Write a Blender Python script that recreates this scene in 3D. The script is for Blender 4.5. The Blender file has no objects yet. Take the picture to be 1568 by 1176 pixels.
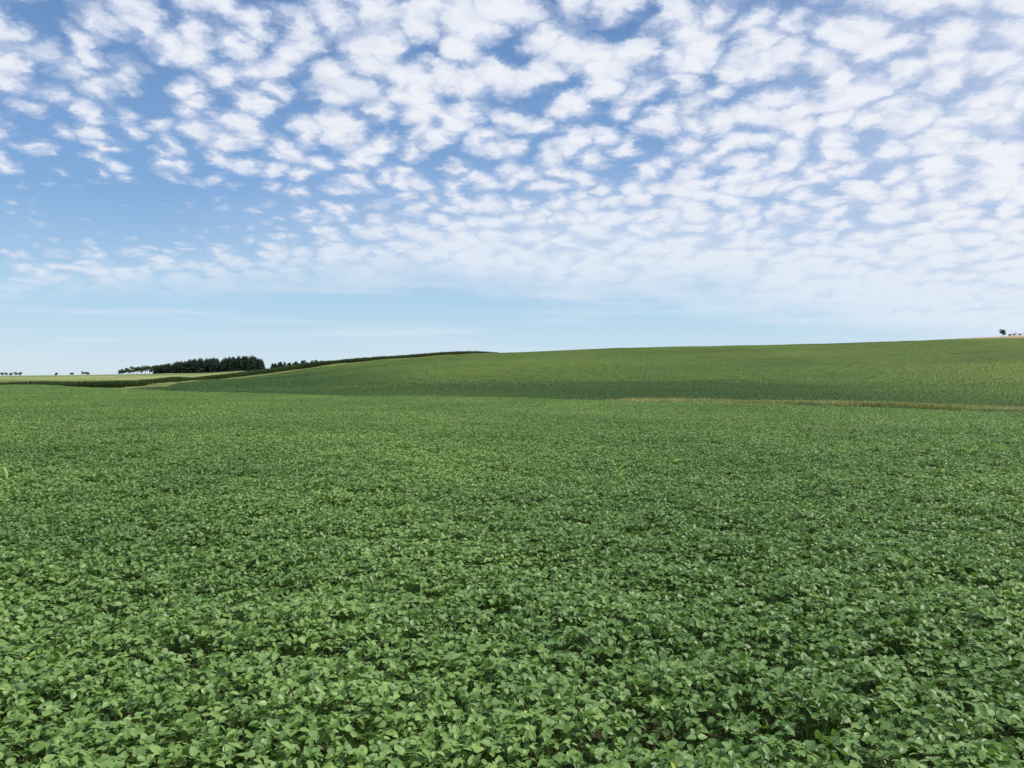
import bpy, math, numpy as np
from mathutils import Vector, Matrix, Quaternion, noise as mnoise
rng = np.random.default_rng(7)
F = 1279.0; CX = 784.0; VH = 575.0
CAM_H = 2.75; CANOPY = 0.65
scene = bpy.context.scene

# ------------------------------------------------------------ helpers
def link(ob): scene.collection.objects.link(ob); return ob
def tri_mesh(name, V, T, tint=None, smooth=False):
    V = np.asarray(V, dtype=np.float32); T = np.asarray(T, dtype=np.int32)
    me = bpy.data.meshes.new(name)
    k = T.shape[1]
    me.vertices.add(len(V)); me.vertices.foreach_set("co", V.ravel())
    me.loops.add(T.size); me.loops.foreach_set("vertex_index", T.ravel())
    me.polygons.add(len(T))
    me.polygons.foreach_set("loop_start", np.arange(0, T.size, k, dtype=np.int32))
    me.update(calc_edges=True)
    if tint is not None:
        a = me.attributes.new("tint", 'FLOAT', 'FACE')
        a.data.foreach_set("value", np.asarray(tint, dtype=np.float32))
    me.polygons.foreach_set("use_smooth", np.full(len(T), smooth))
    me.validate(); me.update()
    return me

# ------------------------------------------------------------ terrain
def az_of(px): return math.atan((px - CX) / F)
def col(px, C, V, T, M, U, S, B, Fr=(4000, -4.0)):
    a = az_of(px); c = math.cos(a)
    out = [(0.0, -2.1)]
    for (d, z) in (C, V, T, M, U, S, B, Fr, (9000, -12.0)):
        out.append((d / c, z))
    return a, out
def e(v, d): return (VH - v) / F * d
cols = [
 col(-500, (190,-2.1),(270,-5),(350,e(591,350)),(520,e(586,520)),(820,e(579,820)),(1300,e(575,1300)),(1700,-3)),
 col(0,    (175,-2.1),(250,-5.2),(330,e(591,330)),(500,e(585,500)),(800,e(579,800)),(1300,e(574.5,1300)),(1700,-2)),
 col(250,  (116,-2.1),(165,-5.2),(220,e(595,220)),(380,e(585,380)),(600,e(577,600)),(900,e(571,900)),(1200,0)),
 col(500,  (90,-2.1),(130,-5.4),(160,e(604,160)),(260,e(583,260)),(360,e(567,360)),(450,e(558,450)),(600,3)),
 col(784,  (75,-2.1),(105,-5.0),(125,e(611,125)),(220,e(583,220)),(330,e(557,330)),(440,e(541,440)),(560,10)),
 col(1100, (62,-2.1),(84,-4.1),(97,e(613.5,97)),(200,e(580,200)),(320,e(550,320)),(440,e(530,440)),(560,14)),
 col(1568, (48,-2.1),(63,-3.5),(77,e(624,77)),(180,e(581,180)),(300,e(543,300)),(430,e(519,430)),(540,e(513.5,540))),
 col(2068, (42,-2.1),(56,-3.5),(70,e(630,70)),(170,e(581,170)),(300,e(538,300)),(430,e(510,430)),(540,e(506,540))),
]
A = np.array([c[0] for c in cols]); R = np.array([[k[0] for k in c[1]] for c in cols]); Z = np.array([[k[1] for k in c[1]] for c in cols])
flatR = (R[0]+R[-1])/2; flatZ = (Z[0]+Z[-1])/2
A = np.concatenate([[-math.pi], A, [math.pi]]); R = np.vstack([flatR, R, flatR]); Z = np.vstack([flatZ, Z, flatZ])
def hermite_tab(A, Y, q):
    n = len(A); m = np.zeros_like(Y)
    for i in range(1, n-1):
        m[i] = (Y[i+1]-Y[i-1])/(A[i+1]-A[i-1])
    i = np.clip(np.searchsorted(A, q) - 1, 0, n-2)
    h = (A[i+1]-A[i]); t = ((q-A[i])/h)[:, None]; h = h[:, None]
    return ((2*t**3-3*t**2+1)*Y[i] + (t**3-2*t**2+t)*h*m[i] + (-2*t**3+3*t**2)*Y[i+1] + (t**3-t**2)*h*m[i+1])
QA = np.linspace(-math.pi, math.pi, 2881)
TR = hermite_tab(A, R, QA); TZ = hermite_tab(A, Z, QA)
bad = np.abs(QA) > 0.9
lin = np.array([np.interp(QA, A, R[:, k]) for k in range(R.shape[1])]).T
linz = np.array([np.interp(QA, A, Z[:, k]) for k in range(R.shape[1])]).T
TR[bad] = lin[bad]; TZ[bad] = linz[bad]
def knots(az):
    f = (np.asarray(az)+math.pi)/(2*math.pi)*2880
    i = np.clip(f.astype(int), 0, 2879); t = (f-i)[:, None]
    return TR[i]*(1-t)+TR[i+1]*t, TZ[i]*(1-t)+TZ[i+1]*t
def terrain(x, y):
    x = np.atleast_1d(np.asarray(x, float)); y = np.atleast_1d(np.asarray(y, float))
    az = np.arctan2(x, y); r = np.hypot(x, y)
    KR, KZ = knots(az)
    D = (KZ[:, 1:]-KZ[:, :-1])/(KR[:, 1:]-KR[:, :-1])
    m = np.zeros_like(KZ)
    a, b = D[:, :-1], D[:, 1:]
    same = a*b > 0
    m[:, 1:-1] = np.where(same, 2*a*b/np.where(same, a+b, 1), 0)
    k = np.clip((r[:, None] >= KR).sum(1)-1, 0, KR.shape[1]-2)
    I = np.arange(len(r))
    h = KR[I, k+1]-KR[I, k]; t = np.clip((r-KR[I, k])/h, 0, 1)
    z = (2*t**3-3*t**2+1)*KZ[I, k]+(t**3-2*t**2+t)*h*m[I, k]+(-2*t**3+3*t**2)*KZ[I, k+1]+(t**3-t**2)*h*m[I, k+1]
    w = np.clip((r-6)/30, 0, 1)
    z = z + w*(0.05*np.sin(x*0.16+y*0.09+1)+0.04*np.sin(x*0.07-y*0.21)) 
    w2 = np.clip((r-120)/120, 0, 1)*np.clip((1200-r)/600, 0, 1)
    z = z + w2*(0.30*np.sin(x*0.021+y*0.048+0.5)+0.16*np.sin(x*0.05-y*0.085+2))
    return z, k+t
def ground_z(x, y): return terrain(x, y)[0] + CAM_H - CANOPY
def px_of(x, y): return np.where(y > 1e-3, CX + F*x/np.maximum(y, 1e-3), np.where(x > 0, 5000, -5000))
def xy_from(px, s):
    a = np.arctan((np.atleast_1d(px)-CX)/F); KR, _ = knots(a)
    s = np.atleast_1d(s)*np.ones(len(a)); k = np.clip(s.astype(int), 0, 8); t = s-k; I = np.arange(len(a))
    r = KR[I, k]*(1-t)+KR[I, k+1]*t
    return r*np.sin(a), r*np.cos(a)
PATH_PX = [0, 190, 215, 270, 330, 420, 490, 600, 700, 800]
PATH_S  = [2.6, 2.7, 3.05, 3.75, 4.35, 5.0, 5.55, 5.86, 5.97, 6.1]
def s_path(px): return np.interp(px, PATH_PX, PATH_S)

# ------------------------------------------------------------ node helper
class NT:
    def __init__(s, nt): s.nt = nt; s.n = nt.nodes; s.l = nt.links
    def new(s, t, **kw):
        nd = s.n.new(t)
        for k, v in kw.items(): setattr(nd, k, v)
        return nd
    def put(s, sock, v):
        if isinstance(v, bpy.types.NodeSocket): s.l.new(v, sock)
        else: sock.default_value = v
    def m(s, op, a, b=0.0, c=0.0, clamp=False):
        nd = s.new('ShaderNodeMath', operation=op); nd.use_clamp = clamp
        s.put(nd.inputs[0], a); s.put(nd.inputs[1], b)
        s.put(nd.inputs[2], c); return nd.outputs[0]
    def vm(s, op, a, b):
        nd = s.new('ShaderNodeVectorMath', operation=op)
        s.put(nd.inputs[0], a)
        if op == 'SCALE': s.put(nd.inputs['Scale'], b)
        else: s.put(nd.inputs[1], b)
        return nd.outputs[0]
    def ss(s, v, lo, hi, a=0.0, b=1.0):
        nd = s.new('ShaderNodeMapRange', interpolation_type='SMOOTHSTEP')
        s.put(nd.inputs[0], v); s.put(nd.inputs[1], lo); s.put(nd.inputs[2], hi); s.put(nd.inputs[3], a); s.put(nd.inputs[4], b)
        return nd.outputs[0]
    def mix(s, f, a, b, bt='MIX'):
        nd = s.new('ShaderNodeMix', data_type='RGBA', blend_type=bt)
        s.put(nd.inputs[0], f); s.put(nd.inputs[6], a); s.put(nd.inputs[7], b); return nd.outputs[2]
    def noise(s, vec, scale, detail=2, rough=0.5, out=0, dim='3D'):
        nd = s.new('ShaderNodeTexNoise', noise_dimensions=dim); s.put(nd.inputs['Vector'], vec)
        nd.inputs['Scale'].default_value = scale; nd.inputs['Detail'].default_value = detail
        nd.inputs['Roughness'].default_value = rough; return nd.outputs[out]
def rgb(r, g, b): return (r, g, b, 1.0)

def foliage_mat(name, dark, light, odd, rough=0.5, transl=0.25, spec=0.5, big=0.05, amt=1.3, shade_ramp=None):
    m = bpy.data.materials.new(name); m.use_nodes = True
    t = NT(m.node_tree); t.n.clear()
    out = t.new('ShaderNodeOutputMaterial')
    at = t.new('ShaderNodeAttribute', attribute_name='tint').outputs['Fac']
    pos = t.new('ShaderNodeNewGeometry').outputs['Position']
    n1 = t.noise(pos, big, 3, 0.6, dim='2D')
    f = t.m('ADD', t.m('MULTIPLY', at, 0.75), t.m('MULTIPLY', t.m('SUBTRACT', n1, 0.5), amt))
    if shade_ramp:   # shade across the hillside painted into leaf colour, lighter along one direction
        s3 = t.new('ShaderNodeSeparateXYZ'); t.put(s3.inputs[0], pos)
        val = t.m('ADD', t.m('MULTIPLY', s3.outputs[0], shade_ramp[0]), t.m('MULTIPLY', s3.outputs[1], shade_ramp[1]))
        f = t.m('ADD', f, t.ss(val, shade_ramp[2], shade_ramp[3], shade_ramp[4], shade_ramp[5]))
    f = t.m('ADD', f, 0.0, clamp=True)
    c = t.mix(f, dark, light)
    c = t.mix(t.ss(at, 0.965, 1.0), c, odd)
    p = t.new('ShaderNodeBsdfPrincipled'); t.put(p.inputs['Base Color'], c)
    p.inputs['Roughness'].default_value = rough
    p.inputs['Specular IOR Level'].default_value = spec
    if transl > 0:
        tr = t.new('ShaderNodeBsdfTranslucent'); t.put(tr.inputs[0], t.mix(0.5, c, rgb(0.19, 0.38, 0.04)))
        mx = t.new('ShaderNodeMixShader'); mx.inputs[0].default_value = transl
        t.l.new(p.outputs[0], mx.inputs[1]); t.l.new(tr.outputs[0], mx.inputs[2]); t.l.new(mx.outputs[0], out.inputs[0])
    else: t.l.new(p.outputs[0], out.inputs[0])
    return m
soy_mat = foliage_mat('soybean_leaf', rgb(0.080,0.166,0.038), rgb(0.225,0.355,0.092), rgb(0.32,0.40,0.09), 0.48, 0.28, 0.48, 0.12)
soyfar_mat = foliage_mat('soybean_canopy', rgb(0.050,0.115,0.028), rgb(0.21,0.305,0.066), rgb(0.2,0.28,0.06), 0.6, 0.0, 0.3, 0.009, 1.3, (1.0, .4, 30, 160, -.34, .34))  # last tuple paints shade into the low left hillside, lighter right and crest
corn_mat = foliage_mat('corn_leaf', rgb(0.035,0.08,0.02), rgb(0.10,0.145,0.035), rgb(0.2,0.2,0.08), 0.55, 0.0, 0.4, 0.02)
vcorn_mat = foliage_mat('volunteer_corn_leaf', rgb(0.18,0.32,0.05), rgb(0.32,0.46,0.10), rgb(0.3,0.38,0.1), 0.5, 0.3, 0.4, 0.3)
grass_mat = foliage_mat('dry_grass', rgb(0.20,0.26,0.08), rgb(0.50,0.48,0.22), rgb(0.54,0.5,0.26), 0.9, 0.0, 0.1, 0.05, 1.8)
conifer_mat = foliage_mat('conifer_needles', rgb(0.018,0.037,0.024), rgb(0.040,0.070,0.044), rgb(0.04,0.07,0.03), 0.7, 0.0, 0.2, 0.05)
decid_mat = foliage_mat('deciduous_leaves', rgb(0.025,0.055,0.022), rgb(0.07,0.12,0.04), rgb(0.09,0.14,0.04), 0.6, 0.1, 0.3, 0.1)
bark = bpy.data.materials.new('bark'); bark.use_nodes = True
t = NT(bark.node_tree); b = t.n['Principled BSDF']; t.put(b.inputs['Base Color'], t.mix(t.noise(t.new('ShaderNodeNewGeometry').outputs['Position'], 6, 4), rgb(.03,.022,.015), rgb(.09,.07,.05))); b.inputs['Roughness'].default_value = .9

gm = bpy.data.materials.new('field_ground'); gm.use_nodes = True
t = NT(gm.node_tree); b = t.n['Principled BSDF']; b.inputs['Roughness'].default_value = 1.0; b.inputs['Specular IOR Level'].default_value = 0.1
pos = t.new('ShaderNodeNewGeometry').outputs['Position']
vc = t.new('ShaderNodeVertexColor', layer_name='field')
n = t.noise(pos, 0.02, 6, 0.65); n2 = t.noise(pos, 4.0, 4, 0.7)
c = t.mix(1.0, vc.outputs[0], t.mix(t.ss(n, .3, .7), rgb(.7,.72,.7), rgb(1.25,1.2,1.2)), 'MULTIPLY')
c = t.mix(1.0, c, t.mix(n2, rgb(.6,.6,.6), rgb(1.4,1.4,1.4)), 'MULTIPLY')
t.put(b.inputs['Base Color'], c)
bp = t.new('ShaderNodeBump'); t.put(bp.inputs['Height'], n2); bp.inputs['Distance'].default_value = .08; t.put(b.inputs['Normal'], bp.outputs[0])

azs = np.concatenate([np.radians(np.arange(-180, -52, 3.0)), np.radians(np.arange(-52, 52, 0.3)), np.radians(np.arange(52, 180, 3.0))])
rad = np.concatenate([[0.5, 1.5], np.geomspace(3, 9000, 420)])
AA, RR = np.meshgrid(azs, rad)
X = (RR*np.sin(AA)).ravel(); Y = (RR*np.cos(AA)).ravel()
zz, ss_ = terrain(X, Y); GZ = zz + CAM_H - CANOPY
nA, nR = len(azs), len(rad)
V = np.stack([X, Y, GZ], 1); V = np.vstack([V, [[0, 0, GZ[0]]]])
i, j = np.meshgrid(np.arange(nR-1), np.arange(nA), indexing='ij'); jn = (j+1) % nA
a_, b_, c_, d_ = (i*nA+j).ravel(), (i*nA+jn).ravel(), ((i+1)*nA+jn).ravel(), ((i+1)*nA+j).ravel()
T = np.vstack([np.stack([a_, b_, c_], 1), np.stack([a_, c_, d_], 1), np.stack([np.full(nA, nR*nA), (np.arange(nA)+1) % nA, np.arange(nA)], 1)])
v0, v1, v2 = V[T[:,0]], V[T[:,1]], V[T[:,2]]
dn = np.cross(v1-v0, v2-v0)[:, 2] < 0
T[dn] = T[dn][:, ::-1]
me = tri_mesh('ground', V, T, smooth=True)
PX = px_of(X, Y); colr = np.tile([0.055, 0.05, 0.03, 1.0], (len(X), 1))
sp = s_path(PX)
offc = (PX < 800) & (ss_ > sp) & (Y > 0)
colr[offc] = [0.12, 0.16, 0.045, 1]
colr[offc & (ss_ > 4.7)] = [0.19, 0.22, 0.085, 1]
colr[offc & (ss_ > 5.4)] = [0.14, 0.18, 0.07, 1]
colr[offc & (ss_ > 6.3)] = [0.12, 0.16, 0.10, 1]
colr[(ss_ > 6.05) & (PX >= 800)] = [0.26, 0.20, 0.13, 1]
KRg, _ = knots(AA.ravel())
colr[(np.abs(RR.ravel()-KRg[:, 3]) < 6.5) & (PX > 780)] = [0.10, 0.16, 0.05, 1]
colr[(Y <= 0) & (RR.ravel() > 60)] = [0.08, 0.14, 0.035, 1]
colr = np.vstack([colr, [[.055, .045, .03, 1]]])
ca = me.color_attributes.new('field', 'FLOAT_COLOR', 'POINT'); ca.data.foreach_set('color', colr.astype(np.float32).ravel())
me.materials.append(gm); link(bpy.data.objects.new('ground', me))

# ------------------------------------------------------------ leaves
LT = np.array([[0,0,0],[.35,0,-.02],[.7,0,-.05],[1,0,-.16],
               [.10,.27,.03],[.38,.36,.05],[.74,.22,-.02],
               [.10,-.27,.03],[.38,-.36,.05],[.74,-.22,-.02]])
LF = np.array([[0,1,5],[0,5,4],[1,2,6],[1,6,5],[2,3,6],[0,8,1],[0,7,8],[1,9,2],[1,8,9],[2,9,3]])
ST = np.array([[0,0,0],[.5,.36,.04],[1,0,-.1],[.5,-.36,.04]]); SF = np.array([[0,2,1],[0,3,2]])
def leaves(P, yaw, pitch, roll, L, tmpl=LT, fc=LF, tint=None):
    n = len(P)
    d = np.stack([np.cos(yaw)*np.cos(pitch), np.sin(yaw)*np.cos(pitch), np.sin(pitch)], 1)
    h = np.stack([-np.sin(yaw), np.cos(yaw), np.zeros(n)], 1)
    u = np.cross(d, h)
    s = h*np.cos(roll)[:, None]+u*np.sin(roll)[:, None]; nn = np.cross(d, s)
    V = P[:, None]+L[:, None, None]*(tmpl[None, :, 0:1]*d[:, None]+tmpl[None, :, 1:2]*s[:, None]+tmpl[None, :, 2:3]*nn[:, None])
    Fc = fc[None]+(np.arange(n)*len(tmpl))[:, None, None]
    tn = np.repeat(rng.random(n) if tint is None else tint, len(fc))
    return V.reshape(-1, 3), Fc.reshape(-1, 3), tn
def trifoliates(C, L0=0.085, tmpl=LT, fc=LF, bias=None):
    n = len(C); ph = rng.uniform(0, 2*math.pi, n); base = rng.normal(-0.18, 0.30, n); rl = rng.normal(0, .30, n)
    base = np.where(rng.random(n) < .10, rng.uniform(.3, 1.1, n), base)
    P=[];Yw=[];Pt=[];Rl=[];Ls=[];Tn=[]
    tint0 = np.clip(rng.normal(.45, .25, n)+(0 if bias is None else bias), 0, .93); tint0[rng.random(n) < .002] = .985
    for k, off in enumerate((0, 1.5, -1.5)):
        yw = ph+off+rng.normal(0, .2, n)
        sz = L0*rng.uniform(.7, 1.2, n)*(1.08 if k == 0 else .95)
        st = 0.018 if k == 0 else 0.004
        P.append(C+np.stack([np.cos(yw)*st, np.sin(yw)*st, np.zeros(n)], 1))
        Yw.append(yw); Pt.append(base+rng.normal(0, .24, n)); Rl.append(rl+rng.normal(0, .3, n)); Ls.append(sz)
        Tn.append(np.clip(tint0+rng.normal(0, .05, n), 0, np.where(tint0 > .95, 1, .95)))
    return leaves(np.vstack(P), np.concatenate(Yw), np.concatenate(Pt), np.concatenate(Rl), np.concatenate(Ls), tmpl, fc, tint=np.concatenate(Tn))
def join(parts):
    Vs=[];Fs=[];Ts=[];o=0
    for V,Fc,Tn in parts:
        Vs.append(V);Fs.append(Fc+o);Ts.append(Tn);o+=len(V)
    return np.vstack(Vs),np.vstack(Fs),np.concatenate(Ts)
def sticks(A_, B_, w=.004, tv=.3):
    n=len(A_); s=np.array([[w,0,0]]); q=np.array([[0,w,0]])
    V=np.stack([A_-s,A_+s,B_,A_-q,A_+q,B_+1e-4],1).reshape(-1,3)
    Fc=(np.array([[0,1,2],[3,4,5]])[None]+(np.arange(n)*6)[:,None,None]).reshape(-1,3)
    return V,Fc,np.full(2*n,tv)
def collection_of(name, metas, mat):
    c = bpy.data.collections.new(name)
    for k, (V, Fc, Tn) in enumerate(metas):
        me = tri_mesh('%s_%02d' % (name, k), V, Fc, Tn); me.materials.append(mat)
        c.objects.link(bpy.data.objects.new('%s_%02d' % (name, k), me))
    return c
TN = 2.4
nears = []
for k in range(12):
    Cs=[];Bs=[];bi=[]
    for vrow in np.arange(-TN/2+.24, TN/2, .48):
        for uu in np.arange(-TN/2+.13, TN/2, .24):
            if rng.random() < .012: continue
            cx = uu+rng.normal(0, .05); cy = vrow+rng.normal(0, .05); n = 42
            r = .31*np.sqrt(rng.random(n)); a = rng.uniform(0, 2*math.pi, n)
            vg = mnoise.noise(Vector((cx*.9+k*7.3, cy*.9, k*3.1)))+.5*mnoise.noise(Vector((cx*2.5+k*7.3, cy*2.5, 9)))
            top = .65+.10*vg+rng.normal(0, .035)
            z = top-1.2*r**2-np.abs(rng.normal(0, .05, n)); z[rng.random(n) < .1] -= .12
            C = np.stack([cx+r*np.cos(a), cy+r*np.sin(a), z], 1); Cs.append(C)
            Bs.append(np.stack([cx+.3*r*np.cos(a), cy+.3*r*np.sin(a), z*.35], 1)); bi.append(np.full(n, rng.normal(0, .09)))
    C = np.vstack(Cs); nears.append(join([trifoliates(C, .0615, bias=np.concatenate(bi)), sticks(np.vstack(Bs), C, .003)]))
near_col = collection_of('soybean_stand', nears, soy_mat)
TM = 3.0
mids = []
for k in range(8):
    n = int(TM*TM*95); x = rng.uniform(-TM/2, TM/2, n); y = rng.uniform(-TM/2, TM/2, n)
    z = .62+.045*np.cos(2*math.pi*y/.5)+.05*np.sin(x*3+k)*np.cos(y*2.6+2*k)-np.abs(rng.normal(0, .045, n))
    mids.append(trifoliates(np.stack([x, y, z], 1), .075, ST, SF, np.full(n, .06)))
mid_col = collection_of('soybean_stand_far', mids, soy_mat)
def far_tiles(size, per, lo, hi, nv=8):
    out = []
    for k in range(nv):
        n = int(size*size*per); x = rng.uniform(-size/2, size/2, n); y = rng.uniform(-size/2, size/2, n)
        z = .60+.09*np.cos(2*math.pi*y/.8)+.04*np.sin(x*1.5+k)*np.cos(y*1.2+2*k)-np.abs(rng.normal(0, .04, n))
        out.append(leaves(np.stack([x, y, z], 1), rng.uniform(0, 6.28, n), rng.normal(-.1, .28, n), rng.normal(0, .28, n), rng.uniform(lo, hi, n), ST, SF, np.clip(rng.normal(.5, .15, n), 0, .95)))
    return out
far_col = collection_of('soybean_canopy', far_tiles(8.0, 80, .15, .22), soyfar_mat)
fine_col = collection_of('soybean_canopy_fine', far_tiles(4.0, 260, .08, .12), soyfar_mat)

def instancer(name, pts, rots, scl, idx, coll):
    me = bpy.data.meshes.new(name); me.vertices.add(len(pts)); me.vertices.foreach_set('co', np.asarray(pts, np.float32).ravel())
    a = me.attributes.new('rot', 'FLOAT_VECTOR', 'POINT'); a.data.foreach_set('vector', np.asarray(rots, np.float32).ravel())
    a = me.attributes.new('scl', 'FLOAT_VECTOR', 'POINT'); a.data.foreach_set('vector', np.asarray(scl, np.float32).ravel())
    a = me.attributes.new('idx', 'INT', 'POINT'); a.data.foreach_set('value', np.asarray(idx, np.int32))
    me.update(); ob = link(bpy.data.objects.new(name, me))
    g = bpy.data.node_groups.new(name+'_scatter', 'GeometryNodeTree')
    g.interface.new_socket('Geometry', in_out='INPUT', socket_type='NodeSocketGeometry')
    g.interface.new_socket('Geometry', in_out='OUTPUT', socket_type='NodeSocketGeometry')
    N = g.nodes; L = g.links
    gi = N.new('NodeGroupInput'); go = N.new('NodeGroupOutput'); iop = N.new('GeometryNodeInstanceOnPoints')
    m2p = N.new('GeometryNodeMeshToPoints'); L.new(gi.outputs[0], m2p.inputs[0]); L.new(m2p.outputs[0], iop.inputs['Points'])
    ci = N.new('GeometryNodeCollectionInfo'); ci.inputs['Collection'].default_value = coll
    ci.inputs['Separate Children'].default_value = True; ci.inputs['Reset Children'].default_value = True
    L.new(ci.outputs[0], iop.inputs['Instance']); iop.inputs['Pick Instance'].default_value = True
    def na(nm, ty):
        q = N.new('GeometryNodeInputNamedAttribute'); q.data_type = ty; q.inputs['Name'].default_value = nm; return q.outputs['Attribute']
    er = N.new('FunctionNodeEulerToRotation'); L.new(na('rot', 'FLOAT_VECTOR'), er.inputs[0]); L.new(er.outputs[0], iop.inputs['Rotation'])
    L.new(na('scl', 'FLOAT_VECTOR'), iop.inputs['Scale']); L.new(na('idx', 'INT'), iop.inputs['Instance Index'])
    L.new(iop.outputs[0], go.inputs[0])
    md = ob.modifiers.new('scatter', 'NODES'); md.node_group = g
    return ob
def in_fan(x, y, m=3.0): return (y > -3) & (np.abs(x) < 0.70*np.maximum(y, 0)+m)
def tilt_rots(x, y, yaw):
    d = .8
    gx = (ground_z(x+d, y)-ground_z(x-d, y))/(2*d); gy = (ground_z(x, y+d)-ground_z(x, y-d))/(2*d)
    out = np.zeros((len(x), 3))
    for k in range(len(x)):
        nrm = Vector((-gx[k], -gy[k], 1)).normalized()
        q = Vector((0, 0, 1)).rotation_difference(nrm) @ Quaternion((0, 0, 1), yaw[k])
        out[k] = q.to_euler('XYZ')
    return out
def grid(step, half, th):
    u, v = np.meshgrid(np.arange(-half, half, step), np.arange(-half, half, step)); u = u.ravel(); v = v.ravel()
    return u*math.cos(th)-v*math.sin(th), u*math.sin(th)+v*math.cos(th), u, v
th = math.radians(24)
def block_near(u, v):
    bu = np.floor(u/12.0)*12+6; bv = np.floor(v/12.0)*12+6
    return np.hypot(bu, bv) < 36
x, y, u, v = grid(2.4, 96, th)
cu, cv = u+1.2, v+1.2
x = cu*math.cos(th)-cv*math.sin(th); y = cu*math.sin(th)+cv*math.cos(th)
k = in_fan(x, y, 4) & block_near(cu, cv) & (np.hypot(x, y) > 1.9)
x, y = x[k], y[k]; gz = ground_z(x, y)
vig = np.array([mnoise.noise(Vector((a*.25, b*.25, 0))) for a, b in zip(x, y)])
instancer('soybean_field', np.stack([x, y, gz], 1), tilt_rots(x, y, th+math.pi*rng.integers(0, 2, len(x))),
          np.stack([np.ones(len(x))]*2+[1+.07*vig], 1), rng.integers(0, 12, len(x)), near_col)
n_near = len(x)
x, y, u, v = grid(3.0, 240, th)
cu, cv = u+1.5, v+1.5
x = cu*math.cos(th)-cv*math.sin(th); y = cu*math.sin(th)+cv*math.cos(th)
z_, s_ = terrain(x, y)
k = in_fan(x, y, 6) & ~block_near(cu, cv) & (s_ < 1.95)
x, y = x[k], y[k]; gz = ground_z(x, y)
vig = np.array([mnoise.noise(Vector((a*.2, b*.2, 0)))+.7*mnoise.noise(Vector((a*.7, b*.7, 5))) for a, b in zip(x, y)])
instancer('soybean_field', np.stack([x, y, gz+.03*vig], 1), tilt_rots(x, y, th+math.pi*rng.integers(0, 2, len(x))),
          np.stack([np.ones(len(x))]*2+[1+.06*vig], 1), rng.integers(0, 8, len(x)), mid_col)
n_mid = len(x)
th2 = math.radians(17)
def hill_keep(x, y, clear):
    z_, s_ = terrain(x, y); pxx = px_of(x, y); az = np.arctan2(x, y); KR, _ = knots(az); rr = np.hypot(x, y)
    return (y > 30) & in_fan(x, y, 20) & (s_ > 1.95) & (s_ < 6.08) & (s_ < s_path(pxx)-.02) & ~((np.abs(rr-KR[:, 3]) < clear) & (pxx > 925))
def hill_vig(x, y):
    vg = np.array([mnoise.noise(Vector((a*.01, b*.06, 0)))+.7*mnoise.noise(Vector((a*.03, b*.15, 5))) for a, b in zip(x, y)])
    return vg*np.clip((np.hypot(x, y)-120)/150, 0.1, 1)
x, y, u, v = grid(8.0, 704, th2)
isfar = np.hypot(x, y) >= 185
xf, yf = x[isfar], y[isfar]; k = hill_keep(xf, yf, 4.6); xf, yf = xf[k], yf[k]
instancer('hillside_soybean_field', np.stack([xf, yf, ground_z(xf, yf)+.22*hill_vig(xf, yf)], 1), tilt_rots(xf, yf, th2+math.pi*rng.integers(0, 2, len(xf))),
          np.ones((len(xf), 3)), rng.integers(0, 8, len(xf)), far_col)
un, vn = u[~isfar], v[~isfar]
u4 = np.concatenate([un-2, un+2, un-2, un+2]); v4 = np.concatenate([vn-2, vn-2, vn+2, vn+2])
x = u4*math.cos(th2)-v4*math.sin(th2); y = u4*math.sin(th2)+v4*math.cos(th2)
k = hill_keep(x, y, 3.4); x, y = x[k], y[k]
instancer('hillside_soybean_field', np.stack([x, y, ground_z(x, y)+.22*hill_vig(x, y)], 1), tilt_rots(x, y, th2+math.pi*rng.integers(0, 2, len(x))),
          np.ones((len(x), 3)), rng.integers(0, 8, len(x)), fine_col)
print('COUNTS', n_near, n_mid, len(xf), len(x))

# ------------------------------------------------------------ grass strips
def blades_mesh(x, y, z, h, w, lean=.35):
    n = len(x); a = rng.uniform(0, 6.28, n); la = rng.uniform(0, 6.28, n); ln = h*lean*rng.random(n)
    sx, sy = np.cos(a)*w, np.sin(a)*w
    V = np.stack([np.stack([x-sx, y-sy, z], 1), np.stack([x+sx, y+sy, z], 1), np.stack([x+np.cos(la)*ln, y+np.sin(la)*ln, z+h], 1)], 1).reshape(-1, 3)
    return V, np.arange(3*n).reshape(-1, 3), rng.random(n)
def strip(name, pxs, sv, width, n, h, w, mat, lean=.35, fade=0):
    X0, Y0 = xy_from(np.array(pxs, float), np.array(sv, float))
    seg = np.concatenate([[0], np.cumsum(np.hypot(np.diff(X0), np.diff(Y0)))])
    q = rng.uniform(0, seg[-1], n)
    if fade: q = q[rng.random(n) < np.clip(q/fade, .05, 1)]; n = len(q)
    cx = np.interp(q, seg, X0); cy = np.interp(q, seg, Y0)
    dx = np.interp(q+.5, seg, X0)-np.interp(q-.5, seg, X0); dy = np.interp(q+.5, seg, Y0)-np.interp(q-.5, seg, Y0)
    L = np.hypot(dx, dy)+1e-6; o = rng.uniform(-.5, .5, n)*width*(1+.3*np.sin(q*.13)+.25*np.sin(q*.41+1))
    x = cx-dy/L*o; y = cy+dx/L*o
    V, Fc, Tn = blades_mesh(x, y, ground_z(x, y), h*rng.uniform(.6, 1.15, n)*(1+.12*np.sin(q*.21)), w, lean)
    me = tri_mesh(name, V, Fc, Tn); me.materials.append(mat); return link(bpy.data.objects.new(name, me))
wpx = np.arange(915, 1920, 25.0)
strip('dry_grass_waterway', wpx, np.full(len(wpx), 3.0), 3.8, 70000, .78, .045, grass_mat, 1.2, 25)
pp = np.arange(205, 760, 15.0)
strip('dry_grass_field_edge', pp, s_path(pp), 6.0, 65000, .9, .09, grass_mat, 1.2)

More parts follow.
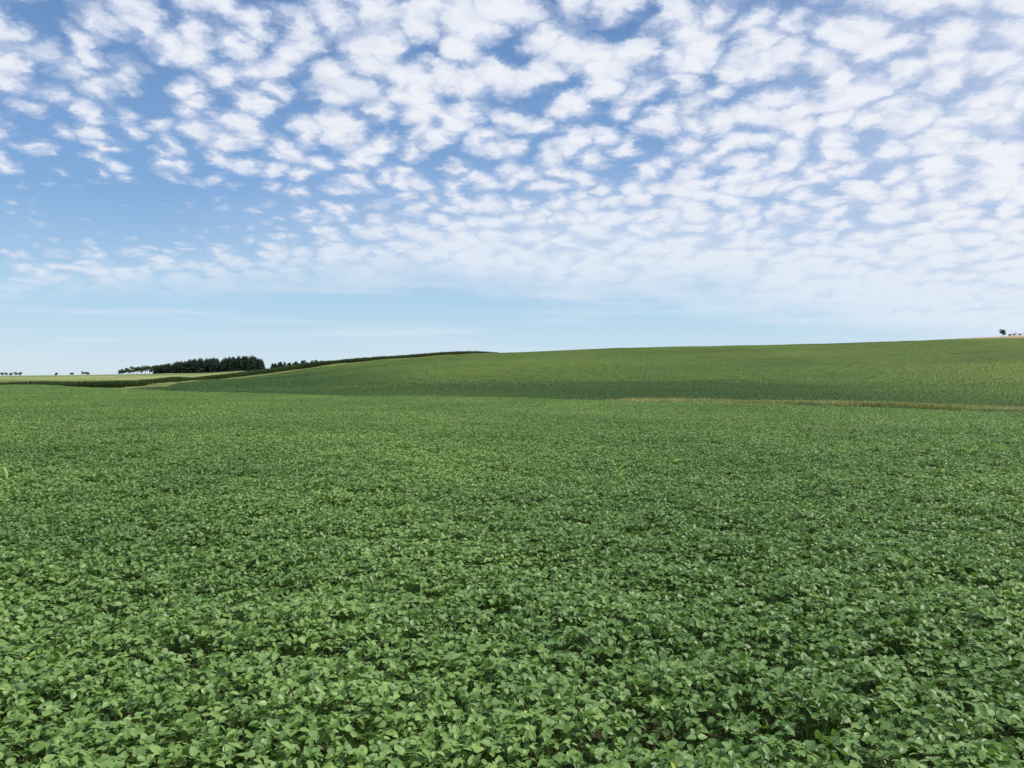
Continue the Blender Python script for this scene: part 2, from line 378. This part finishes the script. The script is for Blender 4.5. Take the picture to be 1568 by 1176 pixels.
# ------------------------------------------------------------ corn
cpx = np.linspace(-60, 830, 70)
cs = np.interp(cpx, [-60, 50, 215, 270, 330, 420, 490, 600, 700, 830], [2.55, 2.95, 3.3, 3.95, 4.5, 5.12, 5.68, 5.93, 6.02, 6.15])
X0, Y0 = xy_from(cpx, cs); seg = np.concatenate([[0], np.cumsum(np.hypot(np.diff(X0), np.diff(Y0)))])
n = 26000; q = rng.uniform(0, seg[-1], n); a = np.interp(q, seg, X0); b2 = np.interp(q, seg, Y0)
rr = np.hypot(a, b2); off = rng.uniform(0, 14, n)+3*np.sin(q*.03); x = a*(1+off/rr); y = b2*(1+off/rr); z = ground_z(x, y)
H = (rng.uniform(1.9, 2.5, n)+.15*np.sin(q*.05))*np.clip((seg[-1]-q)/40, .3, 1)
parts = [blades_mesh(x, y, z, H, .05, .1)]
for k in range(6):
    zz2 = z+H*rng.uniform(.3, .95, n)
    parts.append(leaves(np.stack([x, y, zz2], 1), rng.uniform(0, 6.28, n), rng.normal(.3, .4, n), rng.normal(0, .3, n), rng.uniform(.5, .8, n), ST*np.array([1, .35, 2]), SF))
V, Fc, Tn = join(parts); me = tri_mesh('corn_field', V, Fc, Tn); me.materials.append(corn_mat); link(bpy.data.objects.new('corn_field', me))

def vcorn(px, d, hh):
    x0 = (px-CX)/F*d; y0 = d; z0 = float(ground_z(x0, y0)[0])
    n = 8; zl = z0+np.linspace(.35, .95, n)*hh; yaw = np.arange(n)*math.pi+rng.normal(0, .4, n)+rng.uniform(-.5, .5)
    tm = np.array([[0,.05,0],[0,-.05,0],[.3,.09,.16],[.3,-.09,.16],[.65,.08,.17],[.65,-.08,.17],[1,0,-.02]])
    fc = np.array([[0,1,2],[1,3,2],[2,3,4],[3,5,4],[4,5,6]])
    P = leaves(np.stack([np.full(n, x0), np.full(n, y0), zl], 1), yaw, rng.uniform(.3, .9, n), rng.normal(0, .2, n), rng.uniform(.24, .38, n), tm, fc)
    V, Fc, Tn = join([P, sticks(np.array([[x0, y0, z0]]), np.array([[x0+.02, y0, z0+hh]]), .014, .6)])
    me = tri_mesh('volunteer_corn_plant', V, Fc, Tn); me.materials.append(vcorn_mat); link(bpy.data.objects.new('volunteer_corn_plant', me))
for p in [(1540,19,1.12),(1158,19.5,.78),(945,17.5,.80),(1030,20.5,.84),(1480,23,.86),(10,16,.78)]: vcorn(*p)

# ------------------------------------------------------------ trees
def cyl(p0, p1, r0, r1, n=7):
    p0 = np.array(p0, float); p1 = np.array(p1, float); d = p1-p0; d /= np.linalg.norm(d)
    u_ = np.cross(d, [0.3, 1, 0.1]); u_ /= np.linalg.norm(u_); w_ = np.cross(d, u_); t_ = np.linspace(0, 2*math.pi, n, endpoint=False)
    ring = np.cos(t_)[:, None]*u_+np.sin(t_)[:, None]*w_
    V = np.vstack([p0+ring*r0, p1+ring*r1]); f = []
    for i in range(n): j = (i+1) % n; f += [[i, j, n+j], [i, n+j, n+i]]
    return V, np.array(f), np.full(2*n, .4)
def conifer(x, y, h, wide=.26):
    z0 = float(ground_z(x, y)[0]); n = 300; f = rng.random(n)**.8
    zz = z0+h*(.03+.97*f); rmax = h*wide*(1-f)**.65+.2; a = rng.uniform(0, 6.28, n); r = rmax*rng.uniform(.1, .6, n)
    P = np.stack([x+r*np.cos(a), y+r*np.sin(a), zz], 1)
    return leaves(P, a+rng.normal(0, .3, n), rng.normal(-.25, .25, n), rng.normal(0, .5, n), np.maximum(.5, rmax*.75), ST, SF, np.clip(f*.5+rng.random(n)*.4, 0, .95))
def decid(x, y, h, nleaf=900, ls=.35, wide=.42):
    z0 = float(ground_z(x, y)[0]); wood = [cyl((x, y, z0-.1), (x+.05*h, y, z0+.45*h), .035*h, .02*h)]; lv = []
    for k in range(9):
        a = k*2.4; t0 = rng.uniform(.25, .5); c = np.array([x+math.cos(a)*h*wide*rng.uniform(.3, .8), y+math.sin(a)*h*wide*rng.uniform(.3, .8), z0+h*rng.uniform(.3, .85)])
        wood.append(cyl((x+.04*h*t0, y, z0+h*t0), c, .014*h, .004*h, 5))
        m = nleaf//9; g = rng.normal(0, 1, (m, 3)); g /= np.linalg.norm(g, axis=1)[:, None]; rr_ = h*.2*rng.random(m)**.4
        P = c+g*rr_[:, None]*np.array([1.1, 1.1, .9])
        lv.append(leaves(P, rng.uniform(0, 6.28, m), rng.normal(0, .5, m), rng.normal(0, .6, m), rng.uniform(.6, 1.2, m)*ls, ST, SF))
    return join(wood), join(lv)
def build_tree(name, wood, lv, lm):
    V, Fc, Tn = join([wood, lv]); me = tri_mesh(name, V, Fc, Tn); me.materials.append(bark); me.materials.append(lm)
    mi = np.ones(len(Fc), np.int32); mi[:len(wood[1])] = 0; me.polygons.foreach_set('material_index', mi)
    return link(bpy.data.objects.new(name, me))
lv = []; wd = []
for k in range(190):
    px = rng.uniform(236, 402); s = rng.uniform(5.8, 6.15); x, y = xy_from(px, s); x = float(x[0]); y = float(y[0])
    h = np.interp(px, [236, 262, 300, 385, 402], [8, 11.5, 14.5, 14, 9.5])*rng.uniform(.82, 1.05)*(y/900)**.6
    lv.append(conifer(x, y, h, .32)); z0 = float(ground_z(x, y)[0]); wd.append(cyl((x, y, z0-.2), (x, y, z0+h*.9), .2, .03, 5))
for k in range(30):
    px = rng.uniform(400, 494); x, y = xy_from(px, 6.15); x = float(x[0]); y = float(y[0]); h = rng.uniform(3.8, 5.6)*(y/560)
    lv.append(conifer(x, y, h, .36)); z0 = float(ground_z(x, y)[0]); wd.append(cyl((x, y, z0-.2), (x, y, z0+h*.9), .15, .03, 5))
build_tree('conifer_tree_line', join(wd), join(lv), conifer_mat)
lv = []; wd = []
for px, h in [(184, 5), (189,6.5), (196, 8), (204, 9.5), (210, 8), (216, 8.5), (222, 9), (229,9), (236, 10), (243, 10), (250, 9)]:
    x, y = xy_from(px, 5.95); w_, l_ = decid(float(x[0]), float(y[0]), h, 700, 1.1, .5); lv.append(l_); wd.append(w_)
for px, h in [(-20, 7), (3, 5), (9, 5.5), (16, 5), (24, 6), (31, 5.5), (86, 4), (110, 5), (128, 5.5), (134, 4.5)]:
    x, y = xy_from(px, 6.1); w_, l_ = decid(float(x[0]), float(y[0]), h, 450, 1.0, .55); lv.append(l_); wd.append(w_)
build_tree('distant_tree_line', join(wd), join(lv), decid_mat)
x, y = xy_from(1535, 6.95); w_, l_ = decid(float(x[0]), float(y[0]), 4.9, 2600, .32, .36); build_tree('deciduous_tree', w_, l_, decid_mat)
lv = []; wd = []
for px, h in [(1546, 2.0), (1553, 2.5), (1561, 2.0), (1570, 2.8), (1580, 2.4), (1592, 2.8)]:
    x, y = xy_from(px, 6.97); w_, l_ = decid(float(x[0]), float(y[0]), h, 350, .3, .6); lv.append(l_); wd.append(w_)
build_tree('shrub_row', join(wd), join(lv), decid_mat)

# ------------------------------------------------------------ sun, sky
SUN_AZ, SUN_EL = math.radians(98), math.radians(56)
sd = Vector((math.sin(SUN_AZ)*math.cos(SUN_EL), math.cos(SUN_AZ)*math.cos(SUN_EL), math.sin(SUN_EL)))
sl = bpy.data.lights.new('sun', 'SUN'); sl.energy = 5.0; sl.angle = math.radians(.5); sl.color = (1, .955, .88)
so = link(bpy.data.objects.new('sun', sl)); so.rotation_euler = sd.to_track_quat('Z', 'Y').to_euler(); so.location = (0, 0, 50)
w = bpy.data.worlds.new('World'); scene.world = w; w.use_nodes = True
try: w.cycles.sampling_method = 'NONE'
except Exception as ex: print('world sampling', ex)
t = NT(w.node_tree); t.n.clear()
out = t.new('ShaderNodeOutputWorld'); bg = t.new('ShaderNodeBackground'); bg.inputs[1].default_value = 0.1
sky = t.new('ShaderNodeTexSky', sky_type='NISHITA'); sky.sun_disc = False; sky.sun_elevation = SUN_EL; sky.sun_rotation = SUN_AZ
sky.air_density = 1.0; sky.dust_density = .4; sky.ozone_density = 2.0
tc = t.new('ShaderNodeTexCoord'); sx = t.new('ShaderNodeSeparateXYZ'); t.l.new(tc.outputs['Generated'], sx.inputs[0])
zc = t.m('MAXIMUM', sx.outputs[2], 0.0)
dz = t.m('ADD', zc, .25)
px = t.m('DIVIDE', sx.outputs[0], dz); py = t.m('DIVIDE', sx.outputs[1], dz)
cb = t.new('ShaderNodeCombineXYZ'); t.put(cb.inputs[0], px); t.put(cb.inputs[1], py); P = cb.outputs[0]
wv = t.vm('SCALE', t.vm('SUBTRACT', t.noise(P, 6.0, 2, .5, out=1, dim='2D'), (.5, .5, .5)), .10)
wv2 = t.vm('SCALE', t.vm('SUBTRACT', t.noise(P, 32.0, 4, .6, out=1, dim='2D'), (.5, .5, .5)), .045)
PW = t.vm('ADD', t.vm('ADD', P, wv), wv2)
PV = t.vm('MULTIPLY', PW, (1.0, .80, 1.0))
def voro(vec, sc, sm):
    vo = t.new('ShaderNodeTexVoronoi', feature='SMOOTH_F1', voronoi_dimensions='2D'); t.put(vo.inputs['Vector'], vec)
    vo.inputs['Scale'].default_value = sc; vo.inputs['Smoothness'].default_value = sm; return vo.outputs['Distance']
puff = t.m('SUBTRACT', 1.0, t.m('MULTIPLY', voro(PV, 15.5, .3), 1.5))
nf = t.noise(PW, 14.0, 6, .6, dim='2D'); big = t.noise(P, 1.8, 2, .5, dim='2D'); med = t.noise(PW, 5.0, 3, .5, dim='2D')
hx = t.m('DIVIDE', t.m('ADD', px, 1.15), .80); hy = t.m('DIVIDE', t.m('SUBTRACT', py, 2.12), .30)
hole = t.m('EXPONENT', t.m('MULTIPLY', t.m('ADD', t.m('MULTIPLY', hx, hx), t.m('MULTIPLY', hy, hy)), -1.0))
cov = t.m('ADD', t.m('MULTIPLY', t.m('SUBTRACT', big, .5), .6), t.m('MULTIPLY', t.m('MINIMUM', t.m('MAXIMUM', px, -1.5), 1.5), .10))
cov = t.m('ADD', cov, t.m('MULTIPLY', t.m('SUBTRACT', med, .5), .55))
cov = t.m('SUBTRACT', cov, t.m('MULTIPLY', hole, .66))
edge = t.m('ADD', t.m('ADD', 2.88, t.m('MULTIPLY', px, .15)), t.m('MULTIPLY', t.m('SUBTRACT', t.noise(P, 2.5, 4, .6, dim='2D'), .5), .45))
dist = t.m('SUBTRACT', edge, py)
far = t.ss(dist, -.12, .34)
rim = t.m('MULTIPLY', t.ss(dist, .60, .2), .28)
cov = t.m('ADD', cov, rim)
dens = t.m('ADD', t.m('ADD', t.m('MULTIPLY', puff, .68), t.m('MULTIPLY', nf, .95)), cov)
alpha = t.ss(dens, .22, .86)
veil = t.m('MULTIPLY', t.ss(py, 1.75, 2.55, .0, .80), t.ss(t.m('ADD', px, t.m('MULTIPLY', big, .8)), -.8, .8, .12, 1.0))
veil2 = t.m('MULTIPLY', t.ss(px, .05, 1.1), .60)
veil = t.m('MAXIMUM', t.m('MAXIMUM', veil, veil2), .05)
alpha = t.m('MULTIPLY', alpha, t.ss(py, 1.8, 2.8, .98, .74))
al = t.m('SUBTRACT', 1.0, t.m('MULTIPLY', t.m('SUBTRACT', 1.0, alpha), t.m('SUBTRACT', 1.0, veil)))
al = t.m('MULTIPLY', al, far, clamp=True)
cc = t.mix(t.ss(dens, .40, 1.15), rgb(5.8, 6.6, 8.4), rgb(8.7, 8.95, 9.5))
cc = t.mix(t.ss(py, 1.9, 2.8, 0.0, .70), cc, rgb(6.9, 8.0, 9.2))
cr = t.new('ShaderNodeValToRGB'); t.put(cr.inputs[0], zc)
els = cr.color_ramp.elements
els[0].position = 0; els[0].color = rgb(.66, .81, .91)
els[1].position = .42; els[1].color = rgb(.095, .22, .49)
for p_, c_ in ((.035, (.57, .76, .905)), (.08, (.45, .68, .885)), (.2, (.215, .42, .745))):
    q_ = els.new(p_); q_.color = rgb(*c_)
grad = t.vm('SCALE', cr.outputs[0], 10.0)
base = t.mix(.87, sky.outputs[0], grad)
ms = t.vm('MULTIPLY', tc.outputs['Generated'], (3.0, 3.0, 55.0))
cir = t.m('MULTIPLY', t.ss(t.noise(ms, 1.0, 4, .6), .46, .75), t.ss(zc, .16, .09, 0.0, .45))
base = t.mix(t.m('MULTIPLY', cir, t.ss(zc, .0, .04)), base, rgb(8.0, 8.6, 9.3))
t.put(bg.inputs[0], t.mix(al, base, cc)); t.l.new(bg.outputs[0], out.inputs[0])

# ------------------------------------------------------------ camera
cam = bpy.data.cameras.new('camera'); co = link(bpy.data.objects.new('camera', cam)); scene.camera = co
cam.sensor_width = 36; cam.lens = 36*F/1568; cam.clip_start = .05; cam.clip_end = 20000
co.location = (0, 0, CAM_H); co.rotation_euler = (math.radians(90)-math.atan(13/F), 0, 0)
scene.view_settings.view_transform = 'Standard'; scene.view_settings.look = 'None'; scene.view_settings.exposure = 0
